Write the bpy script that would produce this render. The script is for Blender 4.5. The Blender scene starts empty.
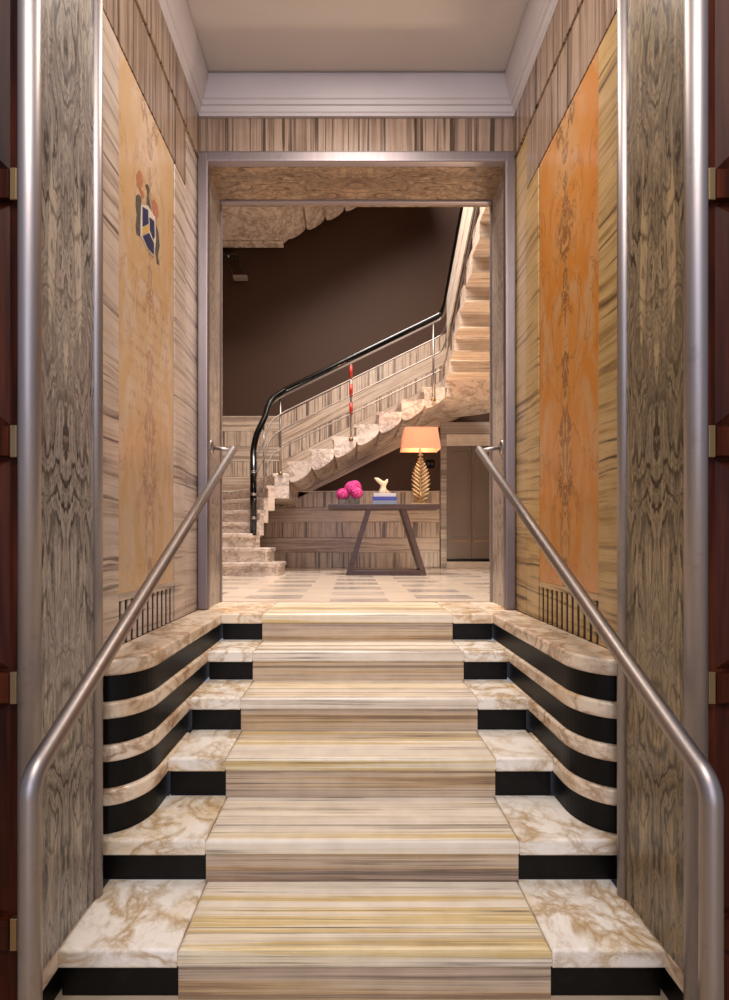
import bpy, bmesh, math, random
from mathutils import Vector, Matrix
random.seed(7)
SC = bpy.context.scene
COL = SC.collection
PI = math.pi
EYE = 0.4425          # eye height above the hall floor (z = 0); the street lobby lies 0.96 m lower
RISE = 0.16
CX = 0.045            # middle of the passage

# ------------------------------------------------------------------ colour + node helpers
def C(h):
    h = h.lstrip('#')
    r = []
    for i in (0, 2, 4):
        v = int(h[i:i+2], 16)/255
        r.append(v/12.92 if v <= .04045 else ((v+.055)/1.055)**2.4)
    return (r[0], r[1], r[2], 1)

class G:
    def __init__(s, name):
        s.m = bpy.data.materials.new(name); s.m.use_nodes = True
        s.t = s.m.node_tree; s.N = s.t.nodes; s.L = s.t.links
        s.b = s.N['Principled BSDF']
    def put(s, sock, v):
        if v is None: return
        if hasattr(v, 'is_output') or isinstance(v, bpy.types.NodeSocket): s.L.new(v, sock)
        else: sock.default_value = v
    def pos(s, rnd=0.0):
        g = s.N.new('ShaderNodeNewGeometry').outputs['Position']
        if rnd:
            o = s.N.new('ShaderNodeObjectInfo').outputs['Random']
            return s.vadd(g, s.vscale(s.comb(o, o, o), rnd))
        return g
    def vm(s, op, a, b=None):
        n = s.N.new('ShaderNodeVectorMath'); n.operation = op
        s.put(n.inputs[0], a); s.put(n.inputs[1], b); return n.outputs[0]
    def vadd(s, a, b): return s.vm('ADD', a, b)
    def vmul(s, a, b): return s.vm('MULTIPLY', a, b)
    def vscale(s, a, k): return s.vm('MULTIPLY', a, (k, k, k))
    def comb(s, x, y, z):
        n = s.N.new('ShaderNodeCombineXYZ')
        for i, v in enumerate((x, y, z)): s.put(n.inputs[i], v)
        return n.outputs[0]
    def sep(s, v):
        n = s.N.new('ShaderNodeSeparateXYZ'); s.L.new(v, n.inputs[0]); return n.outputs
    def mt(s, op, a, b=None, c=None, clamp=False):
        n = s.N.new('ShaderNodeMath'); n.operation = op; n.use_clamp = clamp
        s.put(n.inputs[0], a); s.put(n.inputs[1], b); s.put(n.inputs[2], c); return n.outputs[0]
    def noise(s, v, sc=1.0, det=4.0, rough=.55, dist=0.0):
        n = s.N.new('ShaderNodeTexNoise'); s.put(n.inputs['Vector'], v)
        n.inputs['Scale'].default_value = sc; n.inputs['Detail'].default_value = det
        n.inputs['Roughness'].default_value = rough; n.inputs['Distortion'].default_value = dist
        return n.outputs['Fac']
    def ramp(s, f, stops, interp='LINEAR'):
        n = s.N.new('ShaderNodeValToRGB'); s.L.new(f, n.inputs[0]); cr = n.color_ramp; cr.interpolation = interp
        while len(cr.elements) > 1: cr.elements.remove(cr.elements[-1])
        for i, (p, c) in enumerate(stops):
            if not hasattr(c, '__len__'): c = (c, c, c, 1)
            if i == 0: cr.elements[0].position = p; cr.elements[0].color = c
            else:
                e = cr.elements.new(p); e.color = c
        return n.outputs[0]
    def mix(s, f, a, b, mode='MIX'):
        n = s.N.new('ShaderNodeMix'); n.data_type = 'RGBA'; n.blend_type = mode
        s.put(n.inputs[0], f); s.put(n.inputs[6], a); s.put(n.inputs[7], b); return n.outputs[2]
    def bump(s, h, st=.3, d=.01):
        n = s.N.new('ShaderNodeBump'); n.inputs['Strength'].default_value = st; n.inputs['Distance'].default_value = d
        s.L.new(h, n.inputs['Height']); s.L.new(n.outputs[0], s.b.inputs['Normal'])
    def out(s, col, rough=.3, metal=0.0, spec=.5, coat=0.0):
        s.put(s.b.inputs['Base Color'], col); s.put(s.b.inputs['Roughness'], rough)
        s.b.inputs['Metallic'].default_value = metal
        s.b.inputs['Specular IOR Level'].default_value = spec
        s.b.inputs['Coat Weight'].default_value = coat; s.b.inputs['Coat Roughness'].default_value = .08
        return s.m

def stripe(name, scale, stops, lines=None, rough=.28, rnd=30.0, shear=None, spec=.5, warp=.02, lscale=None, ridge=0, ncol='#5a4636', det=5, dr=.6):
    """layered stone: noise stretched along one direction; shear = (a, b): z shifted by a*x + b*y"""
    g = G(name); p = g.pos(rnd)
    if shear:
        x, y, z = g.sep(p)
        z2 = g.mt('ADD', z, g.mt('ADD', g.mt('MULTIPLY', x, shear[0]), g.mt('MULTIPLY', y, shear[1])))
        p = g.comb(x, y, z2)
    w = g.noise(p, 2.2, 2)
    w = g.mt('MULTIPLY', g.mt('SUBTRACT', w, .5), warp)
    q = g.vmul(g.vadd(p, g.comb(w, w, w)), scale)
    c = g.ramp(g.noise(q, 1.0, det, dr), stops)
    if lines:
        k, col, lo, hi, amt = lines
        f = g.noise(g.vmul(q, (1.6, k, k) if lscale is None else lscale), 1.0, 3, .5)
        c = g.mix(g.ramp(f, [(lo, 0), (hi, amt)]), c, col)
    if ridge:
        for kk, off, wd in ((2.3, 3.1, .007), (5.2, 7.7, .014)):
            f = g.noise(g.vadd(g.vmul(q, (1.3, kk, kk) if scale[1] > 1 and scale[2] > 1 and scale[0] < 1 else ((kk, kk, 1.3) if scale[2] < 1 else (kk, 1.3, kk))), (off, off, off)), 1.0, 2, .5)
            f = g.ramp(g.mt('ABSOLUTE', g.mt('SUBTRACT', f, .5)), [(0, ridge), (wd, ridge*.35), (wd*2.2, 0)])
            f = g.mt('MULTIPLY', f, g.ramp(g.noise(g.vmul(p, (2.2, 7, 7) if scale[0] < 1 else (7, 7, 2.2)), 1.0, 3), [(.4, .15), (.6, 1)]))
            c = g.mix(f, c, C(ncol))
    blot = g.noise(p, 9, 3)
    c = g.mix(g.ramp(blot, [(.35, 0), (.75, .18)]), c, C('#6b5038'), 'MULTIPLY')
    return g.out(c, rough, spec=spec)

# ------------------------------------------------------------------ materials
M = {}
CRE = [(.28, C('#847a76')), (.34, C('#aca19a')), (.38, C('#e0d2bc')), (.47, C('#ebe0d0')), (.545, C('#e6d6b6')), (.57, C('#d3b77a')), (.61, C('#dfcb9e')), (.645, C('#a6917e')), (.67, C('#ddcfb8')), (.75, C('#8f7a68'))]
M['runner'] = stripe('striped_onyx', (.10, 7, 7), CRE, (3.2, C('#6a5644'), .60, .66, .5), rough=.3, ridge=.8, warp=.006, det=8, dr=.66)
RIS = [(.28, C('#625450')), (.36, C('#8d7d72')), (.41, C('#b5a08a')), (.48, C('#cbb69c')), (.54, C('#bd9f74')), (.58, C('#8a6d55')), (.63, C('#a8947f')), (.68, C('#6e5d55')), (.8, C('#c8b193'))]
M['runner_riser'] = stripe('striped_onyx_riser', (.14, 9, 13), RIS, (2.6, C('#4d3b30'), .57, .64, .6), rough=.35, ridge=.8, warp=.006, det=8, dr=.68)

def calacatta(name, base, vein, gold, vs=5.0, amt=.75, golden=.55, gth=.52):
    g = G(name); p = g.pos(11.0)
    q = g.vmul(p, (1.0, .55, 1.0)); x, y, z = g.sep(p)
    q = g.comb(g.mt('ADD', g.mt('MULTIPLY', x, 1.25), g.mt('MULTIPLY', y, .75)), g.mt('SUBTRACT', g.mt('MULTIPLY', y, .45), g.mt('MULTIPLY', x, .3)), z)
    q = g.vmul(q, (.42, 1.0, .9))
    n1 = g.noise(q, vs, 5, .58, .55)
    v1 = g.ramp(g.mt('ABSOLUTE', g.mt('SUBTRACT', n1, .5)), [(0, amt), (.03, amt*.6), (.085, 0)])
    n2 = g.noise(g.vadd(q, (4, 7, 1)), vs*2.3, 5, .62, .7)
    v2 = g.ramp(g.mt('ABSOLUTE', g.mt('SUBTRACT', n2, .52)), [(0, amt*.6), (.04, amt*.25), (.09, 0)])
    msk = g.ramp(g.noise(q, vs*.8, 3), [(.34, .1), (.54, 1)])
    msk2 = g.ramp(g.noise(g.vadd(q, (2, 2, 9)), vs*1.1, 3), [(.45, 0), (.62, 1)])
    c = g.mix(g.ramp(g.noise(q, vs*.7, 4, .6), [(gth, 0), (gth+.14, golden)]), base, gold)
    c = g.mix(g.mt('MULTIPLY', v1, msk), c, vein)
    c = g.mix(g.mt('MULTIPLY', v2, msk2), c, vein)
    return g.out(c, .24)
M['gold_marble'] = calacatta('gold_vein_marble', C('#efe8dc'), C('#a88346'), C('#d3ad5c'), vs=9.5, amt=.8, golden=.5)
M['edge_marble'] = calacatta('warm_vein_marble', C('#ead8bf'), C('#94683f'), C('#cfa876'), vs=10)
M['stair_marble'] = calacatta('pale_stair_marble', C('#dccabb'), C('#7d6658'), C('#c7ab95'), vs=10, amt=.65, golden=.35)
M['landing_marble'] = calacatta('gold_patch_landing_marble', C('#e9dac3'), C('#a8742f'), C('#d98f1e'), vs=8, golden=.95, gth=.57)  # cream marble with golden patches and brown veins

g = G('black_marble'); p = g.pos(5.0)
c = g.mix(g.ramp(g.noise(p, 30, 6, .7), [(.55, 0), (.8, .5)]), C('#080706'), C('#2b2623'))
M['black'] = g.out(c, .42, spec=.2)

def figured(name, axis, mid, light, dark, dens=9.0, horiz=False, warm=None, pcol=C('#b9a98e')):
    """book-matched flame figure: contour lines of a mirrored noise field"""
    g = G(name); x, y, z = g.sep(g.pos())
    a = {'x': x, 'y': y}[axis]
    if horiz: along, across = a, y
    else: along, across = z, a
    u = g.mt('ABSOLUTE', g.mt('SUBTRACT', along if horiz else across, mid))
    if horiz:
        v = g.comb(g.mt('MULTIPLY', u, 2.2), g.mt('MULTIPLY', across, 7.0), 3.3)
    else:
        v = g.comb(g.mt('MULTIPLY', u, 7.0), g.mt('MULTIPLY', along, 1.5), 3.3)
    zz = across if horiz else along
    U = g.mt('MULTIPLY', u, 1.0)
    if horiz:
        big = g.noise(g.comb(g.mt('MULTIPLY', U, 2.2), g.mt('MULTIPLY', across, 7.0), 3.3), 1.0, 2, .5)
        med = g.noise(g.comb(g.mt('MULTIPLY', U, 9.0), g.mt('MULTIPLY', across, 30.0), 1.3), 1.0, 3, .55)
    else:
        big = g.noise(g.comb(g.mt('MULTIPLY', U, 8.0), g.mt('MULTIPLY', zz, .9), 3.3), 1.0, 2, .5)
        med = g.noise(g.comb(g.mt('MULTIPLY', U, 34.0), g.mt('MULTIPLY', zz, 8.0), 1.3), 1.0, 4, .6)
    lift = g.mt('MULTIPLY', g.noise(g.comb(0.0, zz, 2.0), 1.6, 1), 14.0)
    ph = g.mt('ADD', g.mt('MULTIPLY', big, dens), g.mt('MULTIPLY', med, 2.1))
    ph = g.mt('ADD', ph, g.mt('ADD', g.mt('MULTIPLY', zz, 5.0), lift))
    s1 = g.mt('MULTIPLY_ADD', g.mt('SINE', g.mt('MULTIPLY', ph, 2*PI)), .5, .5)
    ln = g.ramp(s1, [(0, 0), (.7, .05), (.9, .7), (1, 1)])
    s2 = g.mt('MULTIPLY_ADD', g.mt('SINE', g.mt('MULTIPLY', ph, 5.1*PI)), .5, .5)
    ln2 = g.ramp(s2, [(.6, 0), (1, .45)])
    msk = g.ramp(g.noise(g.vscale(v, 1.5), 1.0, 3), [(.36, .15), (.60, 1)])
    base = g.mix(g.ramp(g.noise(g.vscale(v, 1.3), 1.0, 4), [(.35, 0), (.62, 1)]), light, warm or light)
    grain = g.noise(g.vmul(v, (14, 4, 1)), 1.0, 5, .7)
    base = g.mix(g.ramp(grain, [(.38, .5), (.62, 0)]), base, dark)
    c = g.mix(ln2, base, dark)
    c = g.mix(g.mt('MULTIPLY', ln, msk), c, dark)
    pale = g.ramp(g.noise(g.vadd(g.vmul(v, (3.4, 1.6, 1)), (9, 4, 2)), 1.0, 4, .6, .6), [(.58, 0), (.66, .6)])
    c = g.mix(g.mt('MULTIPLY', pale, g.mt('SUBTRACT', 1.0, g.mt('MULTIPLY', ln, .7))), c, pcol)
    return g.out(c, .3)
M['pier_left'] = figured('figured_grey_marble', 'y', 1.61, C('#b9ad9d'), C('#3a3430'), warm=C('#a59b90'), pcol=C('#cdbfa8'))
M['pier_right'] = figured('figured_olive_marble', 'y', 1.61, C('#ab9674'), C('#352b20'), warm=C('#8d7c62'), pcol=C('#c2a87c'))
M['jamb'] = figured('figured_jamb_marble', 'y', 3.46, C('#c6b7a8'), C('#6a5b52'), dens=6, warm=C('#ad9e92'))
M['lintel'] = figured('figured_lintel_marble', 'x', CX, C('#b89c7c'), C('#553f2e'), dens=6, horiz=True, warm=C('#8e7660'))

def sienna(name, mid, base, deep, pale, vein, letters=False):
    g = G(name); x, y, z = g.sep(g.pos())
    u = g.mt('ABSOLUTE', g.mt('SUBTRACT', y, mid))
    v = g.comb(g.mt('MULTIPLY', u, 2.4), g.mt('MULTIPLY', z, 1.1), 1.7)
    c = g.mix(g.ramp(g.noise(v, 1.3, 5, .6, .6), [(.35, 0), (.62, 1)]), base, deep)
    c = g.mix(g.ramp(g.noise(g.vadd(v, (5, 2, 8)), 2.1, 6, .65, .8), [(.46, 0), (.62, .85)]), c, pale)
    # brown figure down the middle seam, swelling into lozenges
    wz = g.mt('MULTIPLY_ADD', g.ramp(g.noise(g.comb(0.0, z, 0.0), 1.9, 1), [(.48, 0), (.66, 1)]), .10, .035)
    core = g.mt('SUBTRACT', 1.0, g.mt('DIVIDE', u, wz), clamp=True)
    core = g.ramp(core, [(0, 0), (.12, .9), (1, 1)])
    n = g.noise(g.comb(g.mt('MULTIPLY', u, 5.0), g.mt('MULTIPLY', z, 2.2), .4), 3.2, 5, .62, .9)
    vv = g.ramp(g.mt('ABSOLUTE', g.mt('SUBTRACT', n, .5)), [(0, 1), (.03, .6), (.08, 0)])
    c = g.mix(g.mt('MULTIPLY', core, .38), c, pale)
    c = g.mix(g.mt('MULTIPLY', g.mt('MULTIPLY', core, vv), .85), c, vein)
    th = g.ramp(g.mt('ABSOLUTE', g.mt('SUBTRACT', g.noise(v, 1.9, 5, .6, .9), .5)), [(0, .45), (.006, .2), (.014, 0)])
    c = g.mix(th, c, vein)
    if letters:   # worn, unreadable engraved rows
        row = g.ramp(g.mt('FRACT', g.mt('MULTIPLY', z, 14.0)), [(.28, 0), (.34, 1), (.66, 1), (.72, 0)])
        chars = g.ramp(g.noise(g.comb(g.mt('MULTIPLY', y, 60.0), g.mt('MULTIPLY', z, 16.0), 0.0), 1.0, 2), [(.5, 0), (.56, 1)])
        zone = g.mt('MULTIPLY', g.mt('LESS_THAN', z, 1.72), g.mt('GREATER_THAN', z, .98))
        zone = g.mt('MULTIPLY', zone, g.mt('LESS_THAN', u, .25))
        c = g.mix(g.mt('MULTIPLY', g.mt('MULTIPLY', g.mt('MULTIPLY', row, chars), zone), .3), c, C('#8a5a3a'))
    return g.out(c, .22)
M['sienna_left'] = sienna('pale_sienna_marble', 2.487, C('#caab85'), C('#cba574'), C('#d0b8a0'), C('#9a7558'), True)
M['sienna_right'] = sienna('orange_sienna_marble', 2.51, C('#c88a46'), C('#c37d34'), C('#c49a6a'), C('#6d4525'))

ZL = [(.28, C('#8b7a70')), (.40, C('#bfab9b')), (.50, C('#d6c6b7')), (.60, C('#cbb7a4')), (.70, C('#988678')), (.8, C('#d0c0b0'))]
ZR = [(.28, C('#6e5538')), (.40, C('#b2925f')), (.50, C('#c9ab78')), (.60, C('#bd9c66')), (.70, C('#856a45')), (.8, C('#cbb083'))]
M['zebra_left'] = stripe('zebra_marble_pale', (8, .8, 22), ZL, (2.6, C('#57473c'), .58, .68, .8), rnd=0.0001, shear=(0, .02), warp=.05, lscale=(2, 1.3, 2))
M['zebra_right'] = stripe('zebra_marble_gold', (8, .8, 20), ZR, (2.6, C('#3d2d1f'), .57, .67, .85), rnd=0.0001, shear=(0, -.04), warp=.05, lscale=(2, 1.3, 2))
FRZ = [(.30, C('#51423a')), (.40, C('#8b7363')), (.47, C('#a48d7b')), (.55, C('#b09986')), (.60, C('#75604f')), (.66, C('#9c8572')), (.75, C('#4b3b32'))]
M['frieze'] = stripe('vertical_zebra_frieze', (19, 19, .35), FRZ, (2.2, C('#33261e'), .56, .62, .85), lscale=(2.2, 2.2, 1.5), warp=.008, ridge=.5)
WV = [(.28, C('#65564c')), (.38, C('#917c6c')), (.45, C('#b8a28e')), (.55, C('#c8b39e')), (.61, C('#8b7461')), (.66, C('#b59e88')), (.8, C('#5d4b40'))]
M['wains_v'] = stripe('vertical_striped_wainscot', (15, 15, .3), WV, (2.2, C('#43342a'), .56, .63, .8), lscale=(2.2, 2.2, 1.5), ridge=.4)
M['wains_h'] = stripe('horizontal_striped_wainscot', (.35, .35, 13), [(a, b) for a, b in WV[1:]], (2.0, C('#6b5338'), .6, .75, .5), lscale=(1.5, 1.5, 2))
M['wains_slope'] = stripe('sloping_striped_wainscot', (.35, .35, 13), [(a, b) for a, b in WV[1:]], (2.0, C('#6b5338'), .6, .75, .5), lscale=(1.5, 1.5, 2), shear=(-.53, 0), rnd=.0001)

M['stair_stripe'] = stripe('banded_stair_marble', (.5, 11, 11), [(.28, C('#b99c86')), (.40, C('#d6beaa')), (.5, C('#e4d2c0')), (.6, C('#dbc5b0')), (.68, C('#bda18a')), (.8, C('#d9c4b0'))], (2.6, C('#7a5d49'), .58, .68, .7), ridge=.4)
def metal(name, col, rough, streak=True):
    g = G(name); p = g.pos()
    n = g.noise(g.vmul(p, (60, 60, 3)), 1.0, 4, .6)
    sp = g.ramp(g.noise(p, 14, 5, .7), [(.60, 0), (.74, .25)])
    c = g.mix(g.ramp(n, [(.3, 0), (.7, .3)]), col, C('#8a8078'))
    c = g.mix(sp, c, C('#6b5a4c'))
    return g.out(c, g.mt('MULTIPLY_ADD', n, .12, rough), metal=1.0)
M['nickel'] = metal('satin_nickel', C('#b0a8a6'), .42)
M['nickel_frame'] = metal('lavender_nickel', C('#978e92'), .42)
M['nickel_rail'] = metal('worn_nickel', C('#a89f9b'), .36)
M['steel'] = metal('stair_steel', C('#958b84'), .4)
M['brass'] = metal('aged_brass', C('#9d8155'), .35)
M['gold'] = metal('antique_gold', C('#c4a781'), .4)

g = G('mahogany'); x, y, z = g.sep(g.pos(3.0))
w = g.noise(g.comb(g.mt('MULTIPLY', x, 22.0), g.mt('MULTIPLY', y, 22.0), g.mt('MULTIPLY', z, 1.3)), 1.0, 5, .6, .5)
c = g.ramp(w, [(.3, C('#1a0904')), (.5, C('#36150a')), (.7, C('#4c2311'))])
M['wood'] = g.out(c, .4, spec=.08)
g = G('table_walnut'); x, y, z = g.sep(g.pos(3.0))
w = g.noise(g.comb(g.mt('MULTIPLY', x, 3.0), g.mt('MULTIPLY', y, 30.0), g.mt('MULTIPLY', z, 30.0)), 1.0, 5, .6)
M['walnut'] = g.out(g.ramp(w, [(.3, C('#2c1a17')), (.7, C('#472e29'))]), .4)

def plain(name, col, rough=.6, var=.12, sc=6, spec=.4, metal_=0):
    g = G(name); n = g.noise(g.pos(), sc, 5, .6)
    c = g.mix(g.ramp(n, [(.3, 0), (.75, var)]), C(col), C('#201812'))
    return g.out(c, rough, metal_, spec)
M['plaster'] = plain('painted_plaster', '#cac4c0', .7, .05, 2)
M['cornice'] = plain('cornice_paint', '#cac4c6', .5, .06, 4)
M['brown'] = plain('brown_wall_paint', '#432e22', .6, .1, 1.2, .2)
M['brown_dark'] = plain('dark_joinery', '#4e3d30', .35, .2, 3)
M['door_grey'] = plain('door_brown_grey', '#75665a', .32, .15, 2)
M['lintel_pale'] = stripe('pale_door_head', (.4, .4, 16), [(.3, C('#c0ab9a')), (.55, C('#dccdbd')), (.75, C('#cdb9a6'))])
M['black_rail'] = plain('black_lacquer', '#0b0a0a', .16, .1, 8)
M['dark_metal'] = plain('dark_fixture', '#3a302a', .35)
M['glow'] = plain('opal_glass', '#8d8076', .4)
M['book_white'] = plain('pale_book_cloth', '#b9b6bd', .6)
M['book_blue'] = plain('blue_book_cloth', '#3f479a', .55)
M['book_grey'] = plain('blue_grey_book_cloth', '#9aa0b4', .6)
M['page'] = plain('book_pages', '#d9cdb8', .8)
M['cream'] = plain('cream_ceramic', '#e6cfae', .35, .1, 20)
M['leafgreen'] = plain('leaf_green', '#47542c', .5)
M['red'] = plain('red_sleeve', '#b2301c', .4)
M['grout'] = plain('dark_joint', '#3a2f29', .8)
M['street'] = plain('street_lobby_floor', '#b9a68c', .35, .15, 3)
M['blue_shield'] = plain('blue_enamel', '#33365f', .45, .5, 60)
M['white_shield'] = plain('white_enamel', '#d9cdbd', .5, .2, 60)
M['gold_band'] = plain('gold_enamel', '#d2a860', .45, .2, 60)
M['mantling'] = plain('grey_mantling', '#6b6258', .5, .8, 70)
M['rosy'] = plain('rose_crest', '#bf8060', .5, .5, 70)

g = G('hydrangea_pink'); n = g.noise(g.pos(), 55, 3)
M['pink'] = g.out(g.ramp(n, [(.35, C('#c31f78')), (.5, C('#ea3c9c')), (.68, C('#f786c2'))]), .55)
g = G('clear_glass')
g.b.inputs['Transmission Weight'].default_value = .75; g.b.inputs['IOR'].default_value = 1.2
M['glass'] = g.out(C('#eeeae4'), .04)
g = G('linen_shade'); n = g.noise(g.vmul(g.pos(), (300, 300, 300)), 1.0, 2)
c = g.mix(n, C('#dcab92'), C('#d09c80'))
tr = g.N.new('ShaderNodeBsdfTranslucent'); g.L.new(c, tr.inputs[0])
ms = g.N.new('ShaderNodeMixShader'); ms.inputs[0].default_value = .42
g.out(c, .8)
g.L.new(g.b.outputs[0], ms.inputs[1]); g.L.new(tr.outputs[0], ms.inputs[2])
g.L.new(ms.outputs[0], g.N['Material Output'].inputs[0])
g.b.inputs['Emission Color'].default_value = C('#f7bd90'); g.b.inputs['Emission Strength'].default_value = .10
M['shade'] = g.m
g = G('lamp_bulb'); g.out(C('#ffe2b8'), .4)
g.b.inputs['Emission Color'].default_value = C('#ffd9a0'); g.b.inputs['Emission Strength'].default_value = 12
M['bulb'] = g.m

# hall floor: striped marble tiles, chequered pale and grey-banded
g = G('hall_floor_marble'); p = g.pos(); x, y, z = g.sep(p)
fx_ = g.mt('FRACT', g.mt('DIVIDE', g.mt('ADD', x, 6.75), .66))
shift = g.mt('MULTIPLY', g.mt('FLOOR', g.mt('DIVIDE', g.mt('ADD', x, 6.75), .66)), .5)
odd = g.mt('LESS_THAN', fx_, .66)
q = g.vmul(p, (.5, 9, 1))
a = g.ramp(g.noise(q, 1.0, 4), [(.3, C('#d0b49c')), (.5, C('#ead9c4')), (.7, C('#dcc4a6'))])
bnd = g.ramp(g.mt('FRACT', g.mt('ADD', g.mt('MULTIPLY', y, 2.0), shift)), [(.22, 0), (.25, 1), (.75, 1), (.78, 0)])
b2 = g.ramp(g.noise(g.vmul(p, (2, 14, 1)), 1.0, 3), [(.35, C('#938a86')), (.65, C('#b8aaa0'))])
dk = g.mt('MULTIPLY', odd, g.mt('MULTIPLY', bnd, g.ramp(g.noise(p, 1.3, 2), [(.35, .25), (.55, .85)])))
M['hall_floor'] = g.out(g.mix(dk, a, b2), .14)

# ------------------------------------------------------------------ mesh helpers
class MB:
    def __init__(s): s.v = []; s.f = []; s.sm = []
    def add(s, vs, fs, smooth=False):
        o = len(s.v); s.v += [tuple(v) for v in vs]
        for f in fs: s.f.append([i+o for i in f]); s.sm.append(smooth)
        return s
    def box(s, x0, x1, y0, y1, z0, z1, b=0.0):
        bm = bmesh.new(); bmesh.ops.create_cube(bm, size=1)
        for v in bm.verts:
            v.co = Vector(((x0+x1)/2+v.co.x*(x1-x0), (y0+y1)/2+v.co.y*(y1-y0), (z0+z1)/2+v.co.z*(z1-z0)))
        if b > 0: bmesh.ops.bevel(bm, geom=bm.edges[:], offset=b, segments=3, profile=.6, affect='EDGES')
        bm.verts.ensure_lookup_table()
        s.add([v.co for v in bm.verts], [[v.index for v in f.verts] for f in bm.faces], False); bm.free(); return s
    def prism(s, poly, axis, a, b, smooth=False):
        """poly of 2D points extruded along axis from a to b. axis z: (x,y); y: (x,z); x: (y,z)"""
        def P(p, t):
            return (p[0], p[1], t) if axis == 'z' else ((p[0], t, p[1]) if axis == 'y' else (t, p[0], p[1]))
        n = len(poly); vs = [P(p, a) for p in poly]+[P(p, b) for p in poly]
        fs = [[i, (i+1) % n, n+(i+1) % n, n+i] for i in range(n)]
        s.add(vs, fs, smooth); s.add(vs[:n], [list(range(n))[::-1]]); s.add(vs[n:], [list(range(n))]); return s
    def slab(s, poly, z0, z1, r=.012, seg=4):
        """horizontal slab from a CCW plan polygon with rounded top and bottom edges"""
        n = len(poly); nor = []
        for i in range(n):
            p0, p1, p2 = Vector(poly[i-1]), Vector(poly[i]), Vector(poly[(i+1) % n])
            e1, e2 = (p1-p0).normalized(), (p2-p1).normalized()
            n1, n2 = Vector((e1.y, -e1.x)), Vector((e2.y, -e2.x))
            m = n1+n2; m = m/max(.3, m.dot(n1)) if m.length > 1e-6 else n1
            nor.append(m)
        rings = [(r*(1-math.sin(t*PI/2/seg)), z0+r*(1-math.cos(t*PI/2/seg))) for t in range(seg+1)]
        rings += [(r*(1-math.cos(t*PI/2/seg)), z1-r+r*math.sin(t*PI/2/seg)) for t in range(seg+1)]
        vs = []; fs = []
        for ins, z in rings:
            for i in range(n): q = Vector(poly[i])-nor[i]*ins; vs.append((q.x, q.y, z))
        for k in range(len(rings)-1):
            for i in range(n):
                j = (i+1) % n; fs.append([k*n+i, k*n+j, (k+1)*n+j, (k+1)*n+i])
        s.add(vs, fs, False); s.add(vs[:n], [list(range(n))[::-1]]); s.add(vs[-n:], [list(range(n))]); return s
    def tube(s, pts, r, n=16, closed_ends=True):
        pts = [Vector(p) for p in pts]; rs = r if hasattr(r, '__len__') else [r]*len(pts)
        t0 = (pts[1]-pts[0]).normalized()
        up = Vector((0, 0, 1)) if abs(t0.z) < .9 else Vector((1, 0, 0))
        a = t0.cross(up).normalized(); vs = []; fs = []
        for i, p in enumerate(pts):
            t = ((pts[i]-pts[i-1]).normalized() if i > 0 else t0)
            if i < len(pts)-1: t = (t+(pts[i+1]-p).normalized()).normalized()
            a = (a-t*a.dot(t)).normalized(); b = t.cross(a)
            for k in range(n):
                an = 2*PI*k/n; vs.append(p+(a*math.cos(an)+b*math.sin(an))*rs[i])
        for i in range(len(pts)-1):
            for k in range(n):
                j = (k+1) % n; fs.append([i*n+k, i*n+j, (i+1)*n+j, (i+1)*n+k])
        s.add(vs, fs, True)
        if closed_ends: s.add(vs[:n], [list(range(n))]); s.add(vs[-n:], [list(range(n))[::-1]])
        return s
    def bar(s, pts, w, h):
        """flat bar of width w (horizontal) and height h along a path"""
        pts = [Vector(p) for p in pts]; vs = []; fs = []
        for i, p in enumerate(pts):
            t = pts[min(i+1, len(pts)-1)]-pts[max(i-1, 0)]
            sd = Vector((t.y, -t.x, 0)); sd = sd.normalized() if sd.length > 1e-6 else Vector((1, 0, 0))
            for a, b in ((-1, -1), (1, -1), (1, 1), (-1, 1)): vs.append(p+sd*a*w/2+Vector((0, 0, b*h/2)))
        for i in range(len(pts)-1):
            for k in range(4):
                j = (k+1) % 4; fs.append([i*4+k, i*4+j, (i+1)*4+j, (i+1)*4+k])
        m = len(pts)*4; s.add(vs, fs+[[3, 2, 1, 0], [m-4, m-3, m-2, m-1]]); return s
    def lathe(s, prof, c=(0, 0, 0), n=24):
        vs = []; fs = []
        for r, z in prof:
            for k in range(n): a = 2*PI*k/n; vs.append((c[0]+r*math.cos(a), c[1]+r*math.sin(a), c[2]+z))
        for i in range(len(prof)-1):
            for k in range(n):
                j = (k+1) % n; fs.append([i*n+k, i*n+j, (i+1)*n+j, (i+1)*n+k])
        s.add(vs, fs, True); return s
    def ball(s, c, r, sc=(1, 1, 1), seg=2, rot=None):
        bm = bmesh.new(); bmesh.ops.create_icosphere(bm, subdivisions=seg, radius=1)
        bm.verts.ensure_lookup_table(); R = rot or Matrix.Identity(3)
        s.add([Vector(c)+R @ Vector((v.co.x*r*sc[0], v.co.y*r*sc[1], v.co.z*r*sc[2])) for v in bm.verts], [[v.index for v in f.verts] for f in bm.faces], True)
        bm.free(); return s
    def build(s, name, mat, parent=None, origin=None):
        o0 = Vector(origin) if origin is not None else (Vector(parent['_o']) if parent is not None and '_o' in parent else Vector((0, 0, 0)))
        me = bpy.data.meshes.new(name); me.from_pydata([tuple(Vector(v)-o0) for v in s.v], [], s.f)
        me.polygons.foreach_set('use_smooth', s.sm); me.update()
        bm = bmesh.new(); bm.from_mesh(me); bmesh.ops.remove_doubles(bm, verts=bm.verts[:], dist=1e-6)
        bmesh.ops.recalc_face_normals(bm, faces=bm.faces[:]); bm.to_mesh(me); bm.free()
        o = bpy.data.objects.new(name, me); COL.objects.link(o); me.materials.append(mat)
        if parent is not None: o.parent = parent
        else: o.location = o0
        o['_o'] = tuple(o0)
        return o

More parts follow.
